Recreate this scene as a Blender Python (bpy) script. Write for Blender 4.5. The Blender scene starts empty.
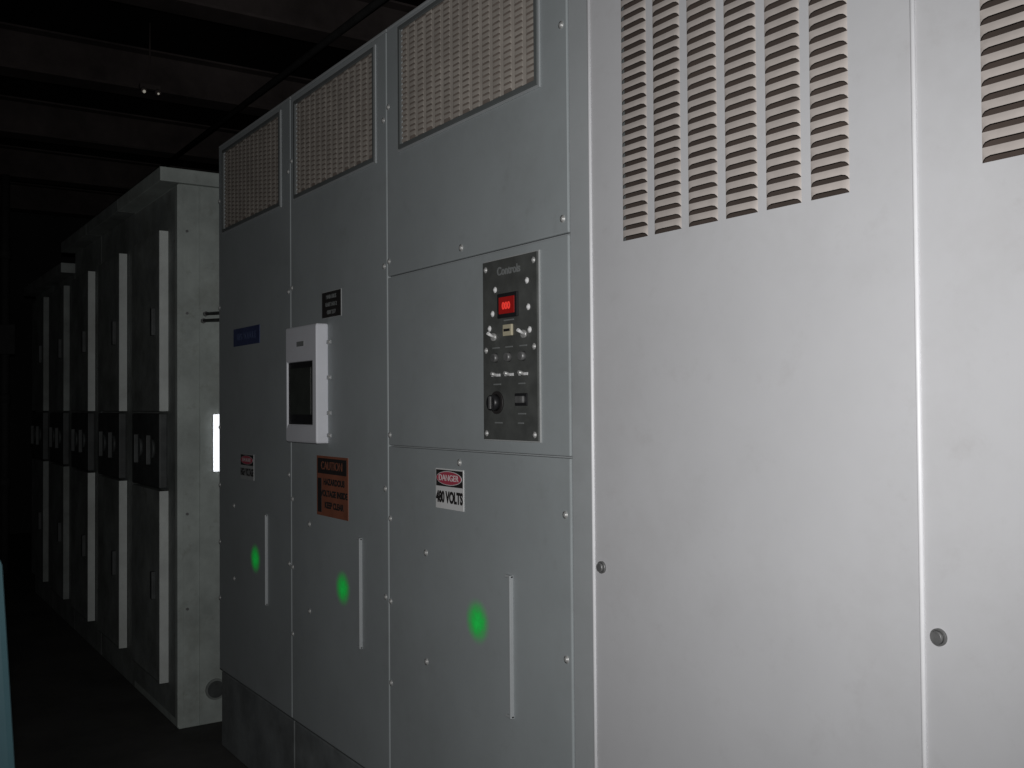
import bpy, bmesh, math, random
from mathutils import Vector, Matrix
random.seed(7)
S = bpy.context.scene
S.view_settings.view_transform = 'Standard'
EYE = 1.35

# ------------------------------------------------------------------ materials
def mat(name, col, rough=0.5, metal=0.0, var=0.10, scale=6.0, bump=0.0, bscale=60.0, emit=None, es=0.0, grime=0.0, spec=0.5):
    m = bpy.data.materials.new(name); m.use_nodes = True
    nt = m.node_tree; N = nt.nodes; L = nt.links
    b = N['Principled BSDF']
    b.inputs['Roughness'].default_value = rough
    b.inputs['Metallic'].default_value = metal
    b.inputs['Specular IOR Level'].default_value = spec
    tc = N.new('ShaderNodeTexCoord')
    n = N.new('ShaderNodeTexNoise'); n.inputs['Scale'].default_value = scale
    n.inputs['Detail'].default_value = 7; n.inputs['Roughness'].default_value = 0.62
    L.new(tc.outputs['Object'], n.inputs['Vector'])
    r = N.new('ShaderNodeValToRGB')
    r.color_ramp.elements[0].position = 0.3; r.color_ramp.elements[1].position = 0.7
    r.color_ramp.elements[0].color = tuple(c*(1-var) for c in col)+(1,)
    r.color_ramp.elements[1].color = tuple(min(1, c*(1+var)) for c in col)+(1,)
    L.new(n.outputs['Fac'], r.inputs[0])
    out = r.outputs[0]
    if grime > 0:
        for sc,lo,hi,amt in ((11,0.56,0.72,grime),(2.3,0.50,0.75,grime*1.1)):
            g = N.new('ShaderNodeTexNoise'); g.inputs['Scale'].default_value = sc
            g.inputs['Detail'].default_value = 10; g.inputs['Roughness'].default_value = 0.75
            L.new(tc.outputs['Object'], g.inputs['Vector'])
            mr = N.new('ShaderNodeMapRange'); mr.inputs['From Min'].default_value = lo; mr.inputs['From Max'].default_value = hi
            mr.inputs['To Min'].default_value = 0; mr.inputs['To Max'].default_value = amt
            L.new(g.outputs['Fac'], mr.inputs['Value'])
            mx = N.new('ShaderNodeMix'); mx.data_type = 'RGBA'
            L.new(mr.outputs[0], mx.inputs[0]); L.new(out, mx.inputs[6])
            mx.inputs[7].default_value = tuple(c*0.45*k for c,k in zip(col,(1.08,0.98,0.86)))+(1,)
            out = mx.outputs[2]
    L.new(out, b.inputs['Base Color'])
    if bump > 0:
        n2 = N.new('ShaderNodeTexNoise'); n2.inputs['Scale'].default_value = bscale
        n2.inputs['Detail'].default_value = 3
        L.new(tc.outputs['Object'], n2.inputs['Vector'])
        bp = N.new('ShaderNodeBump'); bp.inputs['Strength'].default_value = bump
        bp.inputs['Distance'].default_value = 0.01
        L.new(n2.outputs['Fac'], bp.inputs['Height']); L.new(bp.outputs[0], b.inputs['Normal'])
    if emit:
        b.inputs['Emission Color'].default_value = emit+(1,)
        b.inputs['Emission Strength'].default_value = es
    return m

M_BLUE = mat('paint_blue_grey', (0.355,0.385,0.395), 0.6, 0, 0.06, 3.0, 0.015, 60, grime=0.18)
M_LIGHT = mat('paint_light_grey', (0.545,0.545,0.56), 0.6, 0, 0.05, 2.2, 0.01, 40, grime=0.14)
M_STRIP = mat('paint_frame_grey', (0.40,0.42,0.43), 0.5, 0, 0.07, 4, grime=0.15)
M_BEAD = mat('bead_paint', (0.80,0.80,0.82), 0.4, 0, 0.04, 10)
M_FIN = mat('louver_beige', (0.51,0.46,0.43), 0.65, 0, 0.10, 20)
M_SCREEN = mat('screen_beige', (0.46,0.415,0.37), 0.75, 0, 0.16, 9)
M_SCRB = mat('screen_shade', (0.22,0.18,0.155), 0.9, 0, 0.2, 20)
M_DARK = mat('dark_interior', (0.055,0.04,0.033), 0.9, 0, 0.3, 5)  # backplate colour kept dark so the slots read as an unlit inside
M_FRAME = mat('vent_frame_dark', (0.13,0.14,0.14), 0.5, 0, 0.1, 10)
M_BASE = mat('base_plate_paint', (0.20,0.215,0.22), 0.6, 0, 0.3, 6, 0.1, 30, grime=0.5)
M_BODY = mat('cabinet_body', (0.10,0.11,0.11), 0.6, 0, 0.2, 4)
M_METAL = mat('bolt_metal', (0.55,0.55,0.54), 0.4, 0.4, 0.1, 30)
M_LATCH = mat('latch_metal', (0.20,0.20,0.20), 0.45, 0.4, 0.3, 40)
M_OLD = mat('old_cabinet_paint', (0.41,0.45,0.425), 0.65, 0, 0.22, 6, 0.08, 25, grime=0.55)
M_OLDF_DIM = mat('old_cabinet_front', (0.24,0.26,0.25), 0.7, 0, 0.35, 5, 0.15, 30, grime=0.6)  # old cabinet paint darkened, dimness of grazing light put in the colour
M_OLDE_LIT = mat('old_door_edge', (0.60,0.63,0.61), 0.6, 0, 0.12, 8, grime=0.35)  # paler than the doors, light on their near sides put in the colour
M_OPER = mat('operator_dark', (0.055,0.06,0.06), 0.6, 0, 0.4, 12, grime=0.5)
M_PANEL = mat('control_plate', (0.088,0.092,0.088), 0.5, 0, 0.25, 18, grime=0.3)
M_BLACK = mat('black_plastic', (0.02,0.02,0.022), 0.4, 0, 0.1, 10)
M_WHITE = mat('white_plastic', (0.78,0.79,0.84), 0.45, 0, 0.04, 8)
M_SIGNW = mat('sign_white', (0.80,0.80,0.80), 0.6, 0, 0.05, 8, grime=0.15)
M_RED = mat('sign_red', (0.50,0.07,0.11), 0.5, 0, 0.08, 8)
M_LED = mat('red_display', (0.30,0.015,0.015), 0.3, 0, 0.1, 30, emit=(1.0,0.03,0.02), es=0.05)
M_DIGIT = mat('red_digits', (0.8,0.05,0.04), 0.3, 0, 0.05, 30, emit=(1.0,0.06,0.04), es=0.40)
M_ORANGE = mat('sign_orange', (0.27,0.095,0.055), 0.65, 0, 0.2, 10)
M_SIGNK = mat('sign_black', (0.025,0.022,0.022), 0.6, 0, 0.1, 10)
M_NAVY = mat('label_blue', (0.045,0.06,0.15), 0.5, 0, 0.15, 10)
M_YEL = mat('button_cream', (0.55,0.50,0.36), 0.5, 0, 0.1, 10)
M_GREYT = mat('label_print_grey', (0.42,0.43,0.43), 0.5, 0, 0.1, 20)
M_DIMT = mat('dim_print_grey', (0.22,0.23,0.23), 0.5, 0, 0.1, 20)
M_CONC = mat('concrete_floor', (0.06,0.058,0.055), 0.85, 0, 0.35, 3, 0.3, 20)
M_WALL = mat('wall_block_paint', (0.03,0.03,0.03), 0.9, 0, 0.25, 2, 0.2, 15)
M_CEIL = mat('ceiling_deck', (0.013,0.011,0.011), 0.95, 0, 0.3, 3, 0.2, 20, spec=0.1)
M_BEAM = mat('beam_steel', (0.085,0.07,0.067), 0.85, 0, 0.4, 3, spec=0.2)
M_PIPE = mat('conduit_steel', (0.05,0.05,0.05), 0.7, 0.0, 0.2, 10, spec=0.2)
M_TEAL = mat('teal_paint', (0.045,0.11,0.13), 0.6, 0, 0.1, 6)
M_BAR = mat('bright_tube', (0.9,0.9,0.9), 0.4, 0, 0.02, 5, emit=(0.92,0.95,1.0), es=1.0)  # emissive face of the added bar
M_GLINT = mat('lamp_glass', (0.7,0.7,0.66), 0.1, 0.0, 0.05, 5, emit=(1.0,0.95,0.8), es=0.18)  # emissive tips for two small ceiling glints

def green_mat():  # round green spots fading outward, with slight emission of their own
    m = bpy.data.materials.new('fluorescent_green_spray'); m.use_nodes = True
    nt = m.node_tree; N = nt.nodes; L = nt.links
    b = N['Principled BSDF']
    b.inputs['Base Color'].default_value = (0.02,0.70,0.10,1)
    b.inputs['Roughness'].default_value = 0.8
    b.inputs['Emission Color'].default_value = (0.02,0.9,0.12,1)
    b.inputs['Emission Strength'].default_value = 0.15
    tc = N.new('ShaderNodeTexCoord'); ln = N.new('ShaderNodeVectorMath'); ln.operation = 'LENGTH'
    L.new(tc.outputs['Object'], ln.inputs[0])
    mr = N.new('ShaderNodeMapRange'); mr.interpolation_type = 'SMOOTHSTEP'
    mr.inputs['From Min'].default_value = 0.002; mr.inputs['From Max'].default_value = 0.060
    mr.inputs['To Min'].default_value = 1.0; mr.inputs['To Max'].default_value = 0.0
    L.new(ln.outputs['Value'], mr.inputs['Value'])
    nz = N.new('ShaderNodeTexNoise'); nz.inputs['Scale'].default_value = 60; nz.inputs['Detail'].default_value = 4
    L.new(tc.outputs['Object'], nz.inputs['Vector'])
    mu = N.new('ShaderNodeMath'); mu.operation = 'MULTIPLY_ADD'
    L.new(nz.outputs['Fac'], mu.inputs[0]); mu.inputs[1].default_value = 1.0; mu.inputs[2].default_value = 0.45
    m2 = N.new('ShaderNodeMath'); m2.operation = 'MULTIPLY'; m2.use_clamp = True
    L.new(mr.outputs[0], m2.inputs[0]); L.new(mu.outputs[0], m2.inputs[1])
    L.new(m2.outputs[0], b.inputs['Alpha'])
    return m
M_GREEN = green_mat()

# ------------------------------------------------------------------ helpers
def empty(name, loc=(0,0,0)):
    e = bpy.data.objects.new(name, None); e.location = loc
    e.empty_display_size = 0.1
    S.collection.objects.link(e); return e

def link(name, me, mats, parent=None, smooth=False):
    o = bpy.data.objects.new(name, me)
    for m in (mats if isinstance(mats, (list,tuple)) else [mats]): me.materials.append(m)
    S.collection.objects.link(o)
    if parent is not None:
        o.parent = parent
        o.matrix_parent_inverse = Matrix.Translation(-Vector(parent.location))
    if smooth:
        for p in me.polygons: p.use_smooth = True
    return o

def box(name, x0,x1,y0,y1,z0,z1, m, parent=None, bev=0.0, seg=2):
    me = bpy.data.meshes.new(name); bm = bmesh.new()
    bmesh.ops.create_cube(bm, size=1.0)
    cx,cy,cz = (x0+x1)/2,(y0+y1)/2,(z0+z1)/2
    for v in bm.verts:
        v.co = Vector((cx+v.co.x*abs(x1-x0), cy+v.co.y*abs(y1-y0), cz+v.co.z*abs(z1-z0)))
    if bev>0:
        bmesh.ops.bevel(bm, geom=bm.edges[:], offset=bev, segments=seg, affect='EDGES', profile=0.6)
    bm.to_mesh(me); bm.free()
    return link(name, me, m, parent)

def cyl(name, p0, p1, r, m, parent=None, n=20, r2=None, bev=0.0):
    me = bpy.data.meshes.new(name); bm = bmesh.new()
    p0=Vector(p0); p1=Vector(p1); d=p1-p0
    bmesh.ops.create_cone(bm, cap_ends=True, segments=n, radius1=r, radius2=r if r2 is None else r2, depth=d.length)
    q = d.to_track_quat('Z','Y').to_matrix().to_4x4()
    bmesh.ops.transform(bm, matrix=Matrix.Translation((p0+p1)/2)@q, verts=bm.verts)
    bm.to_mesh(me); bm.free()
    o = link(name, me, m, parent)
    for p in me.polygons: p.use_smooth = len(p.vertices)==4
    return o

def bolt(name, x, z, y, parent, r=0.006, m=None):
    me = bpy.data.meshes.new(name); bm = bmesh.new()
    prof = [(r*1.5,0.0),(r*1.5,-0.0015),(r,-0.0018),(r*0.95,-r*0.5),(r*0.6,-r*0.8),(0.0005,-r*0.9)]
    rings=[]
    for rr,dy in prof:
        rings.append([bm.verts.new((x+rr*math.cos(a*math.pi/6), y+dy, z+rr*math.sin(a*math.pi/6))) for a in range(12)])
    for i in range(len(rings)-1):
        for a in range(12):
            bm.faces.new((rings[i][a],rings[i][(a+1)%12],rings[i+1][(a+1)%12],rings[i+1][a]))
    bm.faces.new(rings[-1])
    bmesh.ops.recalc_face_normals(bm, faces=bm.faces)
    bm.to_mesh(me); bm.free()
    return link(name, me, m or M_METAL, parent, True)

def ring(name, ox0,ox1,oz0,oz1, ix0,ix1,iz0,iz1, y0,y1, m, parent=None, bev=0.0015):
    bm = bmesh.new(); me = bpy.data.meshes.new(name)
    def rect(a,b,c,d,y): return [bm.verts.new(p) for p in ((a,y,c),(b,y,c),(b,y,d),(a,y,d))]
    of,inf = rect(ox0,ox1,oz0,oz1,y0), rect(ix0,ix1,iz0,iz1,y0)
    ob,inb = rect(ox0,ox1,oz0,oz1,y1), rect(ix0,ix1,iz0,iz1,y1)
    for i in range(4):
        j=(i+1)%4
        bm.faces.new((of[i],of[j],inf[j],inf[i])); bm.faces.new((ob[j],ob[i],inb[i],inb[j]))
        bm.faces.new((of[j],of[i],ob[i],ob[j])); bm.faces.new((inf[i],inf[j],inb[j],inb[i]))
    bmesh.ops.recalc_face_normals(bm, faces=bm.faces)
    bm.to_mesh(me); bm.free()
    o = link(name, me, m, parent)
    if bev>0:
        md = o.modifiers.new('bevel','BEVEL'); md.width=bev; md.segments=2; md.limit_method='ANGLE'
    return o

def louvers(name, x0, ncol, cw, gap, ztop, nrow, pitch, openf, depth, y, mats, parent, stagger=False, margin=0.0):
    bm = bmesh.new(); me = bpy.data.meshes.new(name)
    st = [(0,0),(0.03,0.45),(0.08,0.8),(0.18,1),(0.5,1.0),(0.82,1),(0.92,0.8),(0.97,0.45),(1,0)]
    z0 = ztop-nrow*pitch
    def sheet(a,b,c,d):
        f=bm.faces.new([bm.verts.new(p) for p in ((a,y,c),(b,y,c),(b,y,d),(a,y,d))]); f.material_index=1
    for c in range(ncol):
        xa = x0 + c*(cw+gap)
        off = pitch*0.5 if (stagger and c%2) else 0
        for r in range(nrow):
            zt = ztop - r*pitch + off
            cols=[]
            for t,e in st:
                x = xa+t*cw; H = pitch*(1-openf*e)
                cols.append([bm.verts.new((x,y,zt)), bm.verts.new((x,y-depth*e*0.55,zt-H*0.35)),
                             bm.verts.new((x,y-depth*e*0.9,zt-H*0.7)), bm.verts.new((x,y-depth*e,zt-H))])
            for i in range(len(cols)-1):
                for k in range(3):
                    f = bm.faces.new((cols[i][k],cols[i][k+1],cols[i+1][k+1],cols[i+1][k])); f.smooth=True
        if gap>0 and c<ncol-1: sheet(xa+cw,xa+cw+gap,z0,ztop)
    if margin>0:
        xe = x0+ncol*cw+(ncol-1)*gap
        sheet(x0-margin,x0,z0,ztop); sheet(xe,xe+margin,z0,ztop)
    bm.normal_update()
    bm.to_mesh(me); bm.free()
    return link(name, me, mats, parent)

def text(name, s, x, z, y, size, m, parent, sx=1.0, bold=0.03):
    c = bpy.data.curves.new(name,'FONT'); c.body=s; c.size=size
    c.align_x='CENTER'; c.align_y='CENTER'; c.extrude=0.0003; c.offset=size*bold
    o = bpy.data.objects.new(name,c); c.materials.append(m)
    S.collection.objects.link(o)
    o.location=(x,y,z); o.rotation_euler=(math.pi/2,0,0); o.scale=(sx,1,1)
    if parent is not None:
        o.parent=parent; o.matrix_parent_inverse = Matrix.Translation(-Vector(parent.location))
    return o

def oval(name, x, z, y, rx, rz, m, parent):
    me=bpy.data.meshes.new(name); bm=bmesh.new()
    a=[bm.verts.new((x+rx*math.cos(t*math.pi/16), y, z+rz*math.sin(t*math.pi/16))) for t in range(32)]
    b=[bm.verts.new((v.co.x,y+0.001,v.co.z)) for v in a]
    bm.faces.new(a); 
    for i in range(32): bm.faces.new((a[i],b[i],b[(i+1)%32],a[(i+1)%32]))
    bmesh.ops.recalc_face_normals(bm, faces=bm.faces)
    bm.to_mesh(me); bm.free()
    return link(name,me,m,parent)

TOP=2.400; BOT=0.305; G=0.002
DEPTH=1.0

# ------------------------------------------------------------------ blue-grey switchgear sections
def section(sa, sb):
    x0,x1=-sa,-sb
    e = empty('switchgear_cabinet', ((x0+x1)/2, 0.5, 0))
    box('body', x0+0.001,x1-0.001, 0.075,DEPTH, 0.001,TOP-0.004, M_BODY, e)
    box('door_backing_low', x0+0.001,x1-0.001, 0.015,0.075, BOT,2.0, M_STRIP, e)
    box('top_cap', x0+0.001,x1-0.001, 0.0,DEPTH, TOP-0.004,TOP+0.004, M_STRIP, e, 0.002)
    box('base_plate', x0+0.004,x1-0.004, 0.008,0.075, 0.002,BOT-0.010, M_BASE, e, 0.003)
    box('base_sill', x0+0.001,x1-0.001, 0.012,0.075, BOT-0.012,BOT, M_BODY, e)
    return e

def vent(e, x0,x1, vx0,vx1, z0,z1, zb):
    ring('vent_door', x0+G,x1-G, zb+G,TOP-0.006, vx0,vx1,z0,z1, 0.0,0.014, M_BLUE, e, 0.003)
    ring('vent_frame', vx0-0.006,vx1+0.006, z0-0.006,z1+0.006, vx0+0.006,vx1-0.006,z0+0.006,z1-0.006, -0.006,0.0, M_FRAME, e, 0.0015)
    ring('vent_frame_lip', vx0-0.013,vx1+0.013, z0-0.013,z1+0.010, vx0-0.006,vx1+0.006,z0-0.006,z1+0.006, -0.004,0.0, M_STRIP, e, 0.001)
    n = 14; cw=(vx1-vx0)/n
    rows=int((z1-z0)/0.0145)
    pitch=(z1-z0)/rows
    louvers('vent_screen', vx0, n, cw*0.72, cw*0.28, z1-pitch*0.5, rows-1, pitch, 0.30, 0.0010, 0.003, [M_SCREEN,M_SCREEN], e, True)
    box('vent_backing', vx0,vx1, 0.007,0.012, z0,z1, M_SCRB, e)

secs=[(3.985,3.206,(3.921,3.300)),(3.206,2.484,(3.160,2.560)),(2.484,1.650,(2.400,1.758))]
for i,(sa,sb,(va,vb)) in enumerate(secs):
    e=section(sa,sb)
    x0,x1=-sa,-sb
    if i<2:
        vent(e,x0,x1,-va,-vb,2.052,2.368,BOT)
    else:
        vent(e,x0,x1,-va,-vb,2.052,2.376,1.707)
        box('instrument_door', x0+G,x1-G, 0.0,0.014, 1.240+G,1.707-G, M_BLUE, e, 0.003)
        box('lower_door', x0+G,x1-G, 0.0,0.014, BOT,1.240-G, M_BLUE, e, 0.003)
    hs={0:3.436,1:2.6575,2:1.871}[i]
    box('rib', -hs-0.003,-hs+0.003, -0.010,0.001, EYE-0.703,EYE-0.383, M_STRIP, e, 0.002)
    box('rib_hook_top', -hs-0.022,-hs+0.003, -0.007,0.001, EYE-0.389,EYE-0.383, M_STRIP, e, 0.001)
    box('rib_hook_base', -hs-0.022,-hs+0.003, -0.007,0.001, EYE-0.703,EYE-0.697, M_STRIP, e, 0.001)
    hb={0:3.80,1:3.05,2:2.272}[i]
    for k,dz in enumerate((-0.38,-0.66)): bolt('stud_%d'%k, -hb, EYE+dz, 0.0, e, 0.006)
    xl=x0+0.010; xr=x1-0.02
    for k,dz in enumerate((0.83,0.40,-0.08,-0.31,-0.537,-0.76)): bolt('bolt_l%d'%k, xl, EYE+dz, 0.0, e, 0.0055)
    for k,dz in enumerate((0.80,0.39,-0.23,-0.53)): bolt('bolt_r%d'%k, xr, EYE+dz, 0.0, e, 0.0055)
    if i==2:
        bolt('bolt_m0', -2.085, 1.735, 0.0, e); bolt('bolt_m1', -2.10, 1.21, 0.0, e)

e = empty('corner_post_channel', (-1.61,0.5,0))
box('post', -1.649,-1.572, 0.002,DEPTH, 0.001,TOP+0.006, M_STRIP, e, 0.003)

# ------------------------------------------------------------------ light grey louvred cabinets
def louvred(sa,sb):
    x0,x1=-sa,-sb
    e=empty('louvered_equipment_cabinet', ((x0+x1)/2,0.5,0))
    lx0=x0+0.100; cw=0.0715; gap=0.0185; lx1=lx0+6*cw+5*gap; mg=0.032
    zb=1.664; nrow=32; pitch=0.0203; zt=zb+nrow*pitch
    ring('louver_door', x0+0.004,x1-0.004, 0.12,TOP-0.004, lx0-mg,lx1+mg,zb,zt, -0.004,0.012, M_LIGHT, e, 0)
    louvers('louver_bank', lx0,6,cw,gap,zt,nrow,pitch,0.40,0.0030,-0.004,[M_FIN,M_LIGHT],e,margin=mg)
    box('louver_interior', lx0-mg,lx1+mg, 0.03,0.036, zb-0.01,zt+0.01, M_DARK, e)  # dark plate painting the shade behind the slots
    ring('body_front', x0+0.001,x1-0.001, 0.001,TOP, lx0-mg,lx1+mg,zb-0.01,zt+0.01, 0.0125,0.058, M_BODY, e, 0)
    box('body', x0+0.001,x1-0.001, 0.0585,DEPTH, 0.001,TOP, M_BODY, e)
    box('top_cap', x0+0.001,x1-0.001, 0.0,DEPTH, TOP,TOP+0.006, M_STRIP, e, 0.002)
    cyl('edge_bead', (x0+0.001,-0.005,0.12),(x0+0.001,-0.005,TOP-0.004),0.0036,M_BEAD,e,16)
    lz=EYE-0.322
    cyl('latch_collar', (x0+0.026,-0.004,lz),(x0+0.026,-0.008,lz),0.0120,M_LATCH,e,24)
    cyl('latch_core', (x0+0.026,-0.008,lz),(x0+0.026,-0.013,lz),0.0095,M_LATCH,e,24,0.008)
    box('kick_plate', x0+0.004,x1-0.004, 0.0,0.012, 0.002,0.11, M_BASE, e, 0.002)
    return e
louvred(1.571,0.8405); louvred(0.8405,0.110); louvred(0.110,-0.62)

# ------------------------------------------------------------------ instrument control panel
e=empty('control_panel', (-1.87,0,1.47))
PX0,PX1,PZ0,PZ1=-1.978,-1.752,1.268,1.686
box('backing_rim', PX0,PX1,-0.004,0.0,PZ0,PZ1,M_GREYT,e,0.001)
box('face_plate', PX0+0.003,PX1-0.003,-0.008,-0.002,PZ0+0.003,PZ1-0.003,M_PANEL,e,0.0015)
YP=-0.008
def pp(fx,fy): return PX0+(PX1-PX0)*fx, PZ1-(PZ1-PZ0)*fy
for k,(fx,fy) in enumerate([(.07,.05),(.93,.05),(.07,.96),(.93,.96),(.07,.5),(.93,.5),(.25,.17),(.82,.15),(.2,.3),(.84,.29),(.14,.38),(.86,.41)]):
    x,z=pp(fx,fy); bolt('screw_%d'%k,x,z,YP,e,0.0048,M_SIGNW if k>5 else M_METAL)
x,z=pp(.5,.075); text('heading','Controls',x,z,YP-0.0006,0.026,M_DIMT,e)
x,z=pp(.5,.265); box('display_bezel',x-0.040,x+0.040,YP-0.006,YP,z-0.028,z+0.028,M_BLACK,e,0.002)
box('display_window',x-0.031,x+0.031,YP-0.0075,YP-0.005,z-0.019,z+0.019,M_LED,e,0.001)
text('display_digits','000',x,z-0.002,YP-0.0082,0.022,M_DIGIT,e)
x,z=pp(.5,.40); box('cream_button',x-0.018,x+0.018,YP-0.006,YP,z-0.013,z+0.013,M_YEL,e,0.002)
box('cream_button_line',x-0.012,x+0.012,YP-0.0072,YP-0.005,z-0.003,z+0.003,M_BLACK,e)
for k,fx in enumerate((.24,.78)):
    x,z=pp(fx,.43); cyl('toggle_bush_%d'%k,(x,YP,z),(x,YP-0.006,z),0.009,M_METAL,e,16)
    cyl('toggle_lever_%d'%k,(x,YP-0.004,z),(x+0.004,YP-0.022,z+0.008),0.0028,M_SIGNW,e,12,0.004)
for k,fx in enumerate((.26,.5,.75)):
    x,z=pp(fx,.545); cyl('lamp_%d'%k,(x,YP,z),(x,YP-0.010,z),0.011,M_LATCH,e,18,0.009)
    x,z=pp(fx,.64); box('tag_%d'%k,x-0.017,x+0.017,YP-0.002,YP,z-0.003,z+0.003,M_SIGNW,e)
    cyl('toggle_%d'%k,(x,YP,z-0.0),(x,YP-0.014,z+0.004),0.0050,M_METAL,e,12,0.004)
    x,z=pp(fx,.49); box('caption_%d'%k,x-0.014,x+0.014,YP-0.001,YP,z-0.0015,z+0.0015,M_DIMT,e)
x,z=pp(.28,.79); cyl('selector_knob_skirt',(x,YP,z),(x,YP-0.004,z),0.026,M_SIGNK,e,28)
cyl('selector_knob',(x,YP-0.004,z),(x,YP-0.02,z),0.019,M_BLACK,e,28,0.017)
box('selector_pointer',x-0.003,x+0.003,YP-0.0225,YP-0.019,z-0.014,z+0.014,M_LATCH,e)
x,z=pp(.72,.775); box('rocker_frame',x-0.024,x+0.024,YP-0.004,YP,z-0.014,z+0.014,M_BLACK,e,0.002)
box('rocker',x-0.016,x+0.016,YP-0.010,YP-0.003,z-0.008,z+0.008,M_LATCH,e,0.003)
for k,(fx,fy,w) in enumerate([(.28,.69,.03),(.72,.69,.025),(.72,.85,.03),(.7,.90,.022),(.3,.9,.03),(.5,.345,.04)]):
    x,z=pp(fx,fy); box('print_%d'%k,x-w/2,x+w/2,YP-0.001,YP,z-0.0015,z+0.0015,M_DIMT,e)

# ------------------------------------------------------------------ white meter / display box
e=empty('wall_display_unit', (-3.02,0,1.42))
HX0,HX1,HZ0,HZ1=-3.148,-2.896,EYE-0.115,EYE+0.259
ring('housing', HX0,HX1,HZ0,HZ1, HX0+0.010,HX1-0.028,HZ0+0.058,HZ1-0.115, -0.040,0.0, M_WHITE, e, 0.006)
box('housing_floor',HX0+0.004,HX1-0.004,-0.022,-0.002,HZ0+0.005,HZ1-0.005,M_WHITE,e)
box('screen',HX0+0.010,HX1-0.028,-0.036,-0.022,HZ0+0.058,HZ1-0.115,M_BLACK,e,0.002)
box('screen_inner',HX0+0.03,HX1-0.05,-0.0375,-0.036,HZ0+0.09,HZ1-0.135,mat('lcd_dark',(0.05,0.055,0.05),0.3,0,0.2,20),e)
box('logo_plate',(HX0+HX1)/2-0.03,(HX0+HX1)/2+0.03,-0.0415,-0.039,HZ1-0.066,HZ1-0.050,M_DIMT,e,0.001)
for k,dz in enumerate((0.20,0.09,-0.02,-0.09)):
    box('mount_clip_%d'%k,HX1-0.001,HX1+0.028,-0.005,0.0,EYE+dz-0.006,EYE+dz+0.006,M_STRIP,e,0.001)
    bolt('clip_screw_%d'%k,HX1+0.02,EYE+dz,-0.005,e,0.005)

# ------------------------------------------------------------------ signs
def plate(e,x0,x1,z0,z1,m,n='plate',y0=-0.002,y1=0.0): return box(n,x0,x1,y0,y1,z0,z1,m,e)
e=empty('nameplate_label',(-2.86,0,1.667)); plate(e,-2.936,-2.791,1.625,1.708,M_GREYT)
plate(e,-2.934,-2.793,1.627,1.706,M_SIGNK,'face',-0.003,-0.002)
for k,t in enumerate(('MAIN BUS','UNIT NO 2','480Y 277')): text('line_%d'%k,t,-2.8635,1.69-k*0.024,-0.0034,0.017,M_DIMT,e)
e=empty('nameplate_label',(-3.653,0,1.616)); plate(e,-3.798,-3.508,1.583,1.650,M_NAVY)
text('line_0','UPS MODULE',-3.653,1.616,-0.0024,0.035,mat('blue_print',(0.075,0.10,0.20),0.5),e)
e=empty('caution_sign',(-2.865,0,1.10)); plate(e,-2.983,-2.748,1.008,1.195,M_ORANGE)
plate(e,-2.974,-2.757,1.140,1.188,M_SIGNK,'header',-0.003,-0.002)
text('header_text','CAUTION',-2.8655,1.164,-0.0034,0.036,M_ORANGE,e,1,0.0)
plate(e,-2.974,-2.945,1.018,1.125,M_SIGNK,'symbol_block',-0.003,-0.002)
for k,t in enumerate(('HAZARDOUS','VOLTAGE INSIDE','KEEP CLEAR')): text('line_%d'%k,t,-2.850,1.114-k*0.036,-0.0024,0.026,M_SIGNK,e,1,0.05)
def danger(xc,zc,w,h,t1,dim=False):
    e=empty('danger_sign',(xc,0,zc)); x0,x1,z0,z1=xc-w/2,xc+w/2,zc-h/2,zc+h/2
    base = M_GREYT if dim else M_SIGNW
    plate(e,x0,x1,z0,z1,base)
    plate(e,x0+0.003,x1-0.003,zc+h*0.06,z1-0.003,M_SIGNK,'header',-0.0026,-0.002)
    oval('oval_white',xc,zc+h*0.27,-0.0036,w*0.455,h*0.175,base,e)
    oval('oval_red',xc,zc+h*0.27,-0.0042,w*0.44,h*0.160,M_RED,e)
    text('danger_text','DANGER',xc,zc+h*0.27,-0.0047,h*0.22,base,e,1.1,0.0)
    text('volt_text',t1,xc,zc-h*0.22,-0.0025,h*0.38,M_SIGNK,e,0.72 if len(t1)<11 else .55,0.05)
danger(-2.147,1.142,0.136,0.100,'480 VOLTS')
danger(-3.645,1.127,0.145,0.095,'HIGH VOLTAGE',True)

for s,dz,rx in ((3.561,-0.554,0.062),(2.791,-0.548,0.062),(2.021,-0.513,0.062)):
    me=bpy.data.meshes.new('green_paint_mark'); bm=bmesh.new()
    bmesh.ops.create_circle(bm,cap_ends=True,segments=40,radius=rx)
    bmesh.ops.rotate(bm,matrix=Matrix.Rotation(math.pi/2,3,'X'),verts=bm.verts)
    bm.to_mesh(me); bm.free()
    o=link('green_paint_mark',me,M_GREEN); o.location=(-s,-0.0007,EYE+dz)

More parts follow.
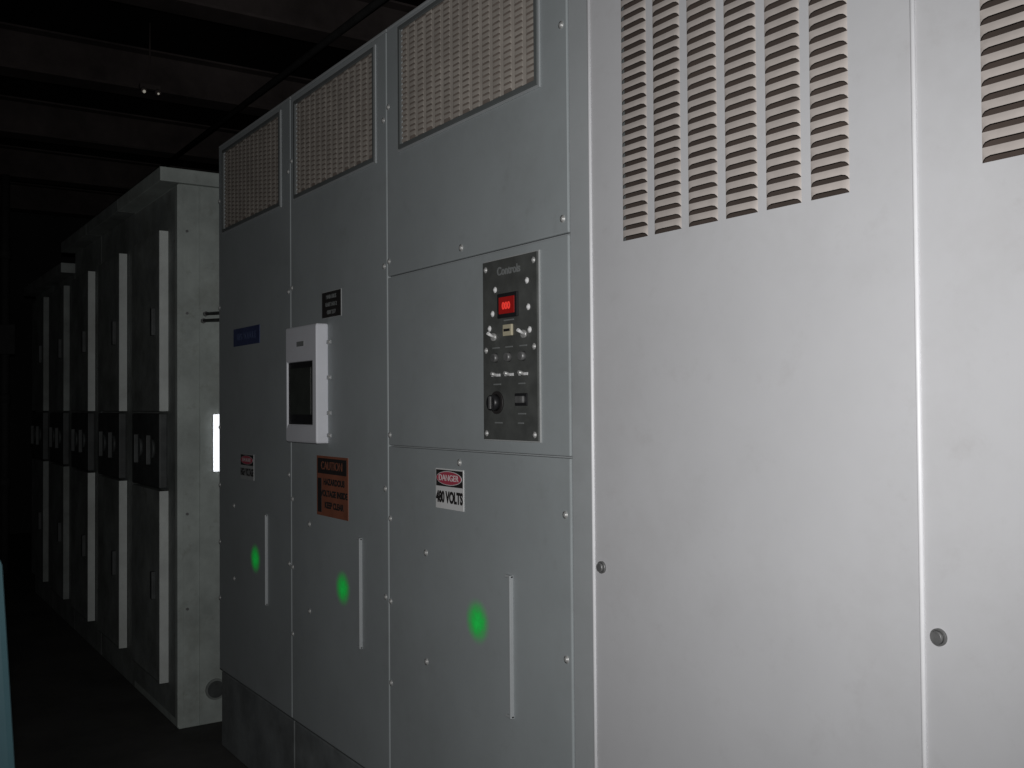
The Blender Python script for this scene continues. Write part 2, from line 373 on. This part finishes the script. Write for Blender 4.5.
# ------------------------------------------------------------------ far motor-control line-up
YF=-0.081; ft=2.30
for k in range(5):
    s0=4.275+k*0.76; s1=s0+0.758
    e=empty('motor_control_center',(-(s0+s1)/2,0.4,0))
    x0,x1=-s1,-s0
    tz = ft if k<3 else ft-0.12
    box('enclosure',x0,x1,YF,0.75,0.002,tz,M_OLD if k==0 else M_OLDF_DIM,e,0.004)
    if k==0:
        box('front_skin',x0,x1-0.004,YF-0.004,YF,0.04,tz-0.01,M_OLDF_DIM,e)  # darker skin, shade of the front put in its colour
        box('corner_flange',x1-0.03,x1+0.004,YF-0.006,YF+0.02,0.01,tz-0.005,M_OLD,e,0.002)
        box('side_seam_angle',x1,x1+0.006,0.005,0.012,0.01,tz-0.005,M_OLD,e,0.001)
    box('top_cap',x0,x1+(0.02 if k==0 else 0),YF-0.08,0.75,tz,tz+0.06,M_OLD if k==0 else M_OLDF_DIM,e,0.004)
    dx1=-(4.42+k*0.76); dx0=dx1-0.50
    p=0.04
    for n,(z0,z1) in (('upper_door',(EYE-0.015,EYE+0.768)),('lower_door',(EYE-1.184,EYE-0.36))):
        box(n,dx0,dx1,YF-p,YF-0.004,z0,z1,M_OLDF_DIM,e,0.004)
        if k<3: box(n+'_edge',dx1-0.006,dx1+0.003,YF-p-0.002,YF-0.004,z0,z1,M_OLDE_LIT,e,0.001)  # pale strip paints the lit side of the nearer doors
        box(n+'_pull',dx1-0.09,dx1-0.06,YF-p-0.02,YF-p,(z0+z1)/2-0.06,(z0+z1)/2+0.06,M_OPER,e,0.004)
    box('operator_housing',dx0,dx1-0.01,YF-0.040,YF-0.004,EYE-0.35,EYE-0.025,M_OPER,e,0.006)
    for j in (0,1):
        cyl('rotary_hub_%d'%j,(dx1-0.12-j*0.22,YF-0.040,EYE-0.18),(dx1-0.12-j*0.22,YF-0.052,EYE-0.18),0.045,M_OPER,e,20)
        box('rotary_handle_%d'%j,dx1-0.13-j*0.22,dx1-0.11-j*0.22,YF-0.07,YF-0.05,EYE-0.25,EYE-0.12,M_OPER,e,0.004)
    if k==0:
        for q,z in enumerate((2.1,1.75,0.9,0.5)): 
            cyl('side_screw_%d'%q,(x1,-0.045,z),(x1+0.004,-0.045,z),0.006,M_LATCH,e,10)
        cyl('conduit_hub_ring',(x1,0.075,0.145),(x1+0.006,0.075,0.145),0.045,M_OLDF_DIM,e,24)
        cyl('conduit_hub',(x1+0.004,0.075,0.145),(x1+0.0075,0.075,0.145),0.036,M_OPER,e,24)

e=empty('strip_light',(-4.265,0.08,1.2))  # glowing bar added for the bright sliver beyond the row end
box('lens',-4.265,-4.258,0.062,0.10,EYE-0.275,EYE-0.03,M_BAR,e,0.004)
box('lamp_back',-4.2685,-4.265,0.062,0.100,EYE-0.275,EYE-0.03,M_STRIP,e)
e=empty('bonding_cables',(-4.13,0.06,1.73))
for k,dz in enumerate((0.37,0.40)):
    cyl('cable_%d'%k,(-4.252,0.02+0.01*k,EYE+dz),(-4.05,0.12,EYE+dz-0.003),0.007,M_BLACK,e,10)
    cyl('lug_%d'%k,(-4.268,0.02+0.01*k,EYE+dz),(-4.25,0.02+0.01*k,EYE+dz),0.011,M_LATCH,e,6)
    cyl('tail_%d'%k,(-4.05,0.12,EYE+dz-0.003),(-3.990,0.16,EYE+dz-0.003),0.007,M_BLACK,e,10)

e=empty('conduit_riser',(-9.2,-0.15,0))
cyl('pipe',(-9.2,-0.15,0.0),(-9.2,-0.15,3.3),0.035,M_PIPE,e,16)
box('junction_box',-9.27,-9.13,-0.22,-0.08,1.8,2.05,M_PIPE,e,0.01)
for k,z in enumerate((0.7,1.4,2.6)): cyl('coupling_%d'%k,(-9.2,-0.15,z),(-9.2,-0.15,z+0.08),0.045,M_PIPE,e,16)

# teal locker at the left of the aisle, sides tapering outwards towards the floor
e=empty('teal_equipment_locker',(-2.15,-1.2,0))
lx0,lx1,ly0,ly1=-2.30,-2.0,-1.42,-0.950
def taper(o):
    for v in o.data.vertices:
        w=(v.co.z)*0.058
        v.co.y += -w if v.co.y>-1.2 else w
taper(box('carcass',lx0,lx1,ly0,ly1,0.05,1.08,M_TEAL,e,0.012))
box('door',lx1-0.001,lx1+0.012,ly0+0.09,ly1-0.09,0.10,1.03,M_TEAL,e,0.004)
for k,(a,b) in enumerate(((lx0+.04,ly0+.04),(lx0+.04,ly1-.04),(lx1-.04,ly0+.04),(lx1-.04,ly1-.04))): cyl('foot_%d'%k,(a,b,0),(a,b,0.055),0.02,M_BLACK,e,12)
box('handle',lx1+0.012,lx1+0.03,ly0+0.11,ly0+0.13,0.55,0.70,M_METAL,e,0.003)

# ------------------------------------------------------------------ room shell
CH=3.6
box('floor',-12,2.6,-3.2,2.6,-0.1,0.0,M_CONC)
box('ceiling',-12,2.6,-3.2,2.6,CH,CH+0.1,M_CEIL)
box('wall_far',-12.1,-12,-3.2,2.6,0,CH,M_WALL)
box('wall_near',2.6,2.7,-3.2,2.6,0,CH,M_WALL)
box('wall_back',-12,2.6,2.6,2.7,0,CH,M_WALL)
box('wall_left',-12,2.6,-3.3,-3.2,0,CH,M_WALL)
for k in range(9):
    x=-11.0+k*1.5
    e=empty('ceiling_beam',(x,0,CH-0.13))
    box('bottom_flange',x-0.09,x+0.09,-3.19,2.59,CH-0.26,CH-0.245,M_BEAM,e)
    box('web',x-0.006,x+0.006,-3.19,2.59,CH-0.245,CH-0.012,M_BEAM,e)
    box('top_flange',x-0.09,x+0.09,-3.19,2.59,CH-0.012,CH-0.0005,M_BEAM,e)
e=empty('ceiling_conduits',(-5,-1.5,CH-0.32))
for k,(y,r) in enumerate(((-1.9,0.02),(0.9,0.02))):
    cyl('pipe_%d'%k,(-11.9,y,CH-0.26-r),(2.4,y,CH-0.26-r),r,M_PIPE,e,14)
# small fixture added under the roof, its glowing tips drawing two glints
lx,ly,lz=-5.97,0.22,3.2
e=empty('emergency_light_fixture',(lx,ly,lz))
cyl('stem',(lx,ly,lz+0.03),(lx,ly,CH),0.005,M_BEAM,e,12)
box('housing',lx-0.02,lx+0.02,ly-0.06,ly+0.06,lz+0.005,lz+0.035,M_BEAM,e,0.006)
for k,dy in enumerate((-0.04,0.04)):
    cyl('head_%d'%k,(lx,ly+dy,lz+0.015),(lx+0.03,ly+dy,lz-0.015),0.012,M_BEAM,e,16,0.017)
    me=bpy.data.meshes.new('bulb'); bm=bmesh.new(); bmesh.ops.create_uvsphere(bm,u_segments=14,v_segments=10,radius=0.009 if k==0 else 0.006)
    bmesh.ops.transform(bm,matrix=Matrix.Translation((lx+0.034,ly+dy,lz-0.019)),verts=bm.verts); bm.to_mesh(me); bm.free(); link('bulb_%d'%k,me,M_GLINT,e,True)

# ------------------------------------------------------------------ camera + flash
psi=math.radians(33.81); pit=math.atan(21/996); rho=math.radians(0.45)
f=Vector((-math.cos(psi)*math.cos(pit), math.sin(psi)*math.cos(pit), math.sin(pit)))
r0=f.cross(Vector((0,0,1))).normalized(); u0=r0.cross(f)
up=u0*math.cos(rho)+r0*math.sin(rho); rt=r0*math.cos(rho)-u0*math.sin(rho)
R=Matrix((rt,up,-f)).transposed().to_4x4()
cam=bpy.data.cameras.new('camera'); cam.sensor_width=36; cam.lens=35.02; cam.clip_start=0.02
co=bpy.data.objects.new('camera',cam); co.matrix_world=Matrix.Translation((0,-1.25,EYE))@R
S.collection.objects.link(co); S.camera=co

sp=bpy.data.lights.new('camera_flash','SPOT'); sp.energy=114; sp.spot_size=math.radians(98); sp.spot_blend=1.0
sp.shadow_soft_size=0.015; sp.color=(1.0,0.995,0.99)
so=bpy.data.objects.new('camera_flash',sp)
so.matrix_world=Matrix.Translation((-0.02,-1.25,EYE+0.06))@Matrix.Rotation(math.radians(-1),4,'Z')@R
S.collection.objects.link(so)

w=bpy.data.worlds.new('world'); S.world=w; w.use_nodes=True
w.node_tree.nodes['Background'].inputs[0].default_value=(0.5,0.55,0.6,1)
w.node_tree.nodes['Background'].inputs[1].default_value=0.01
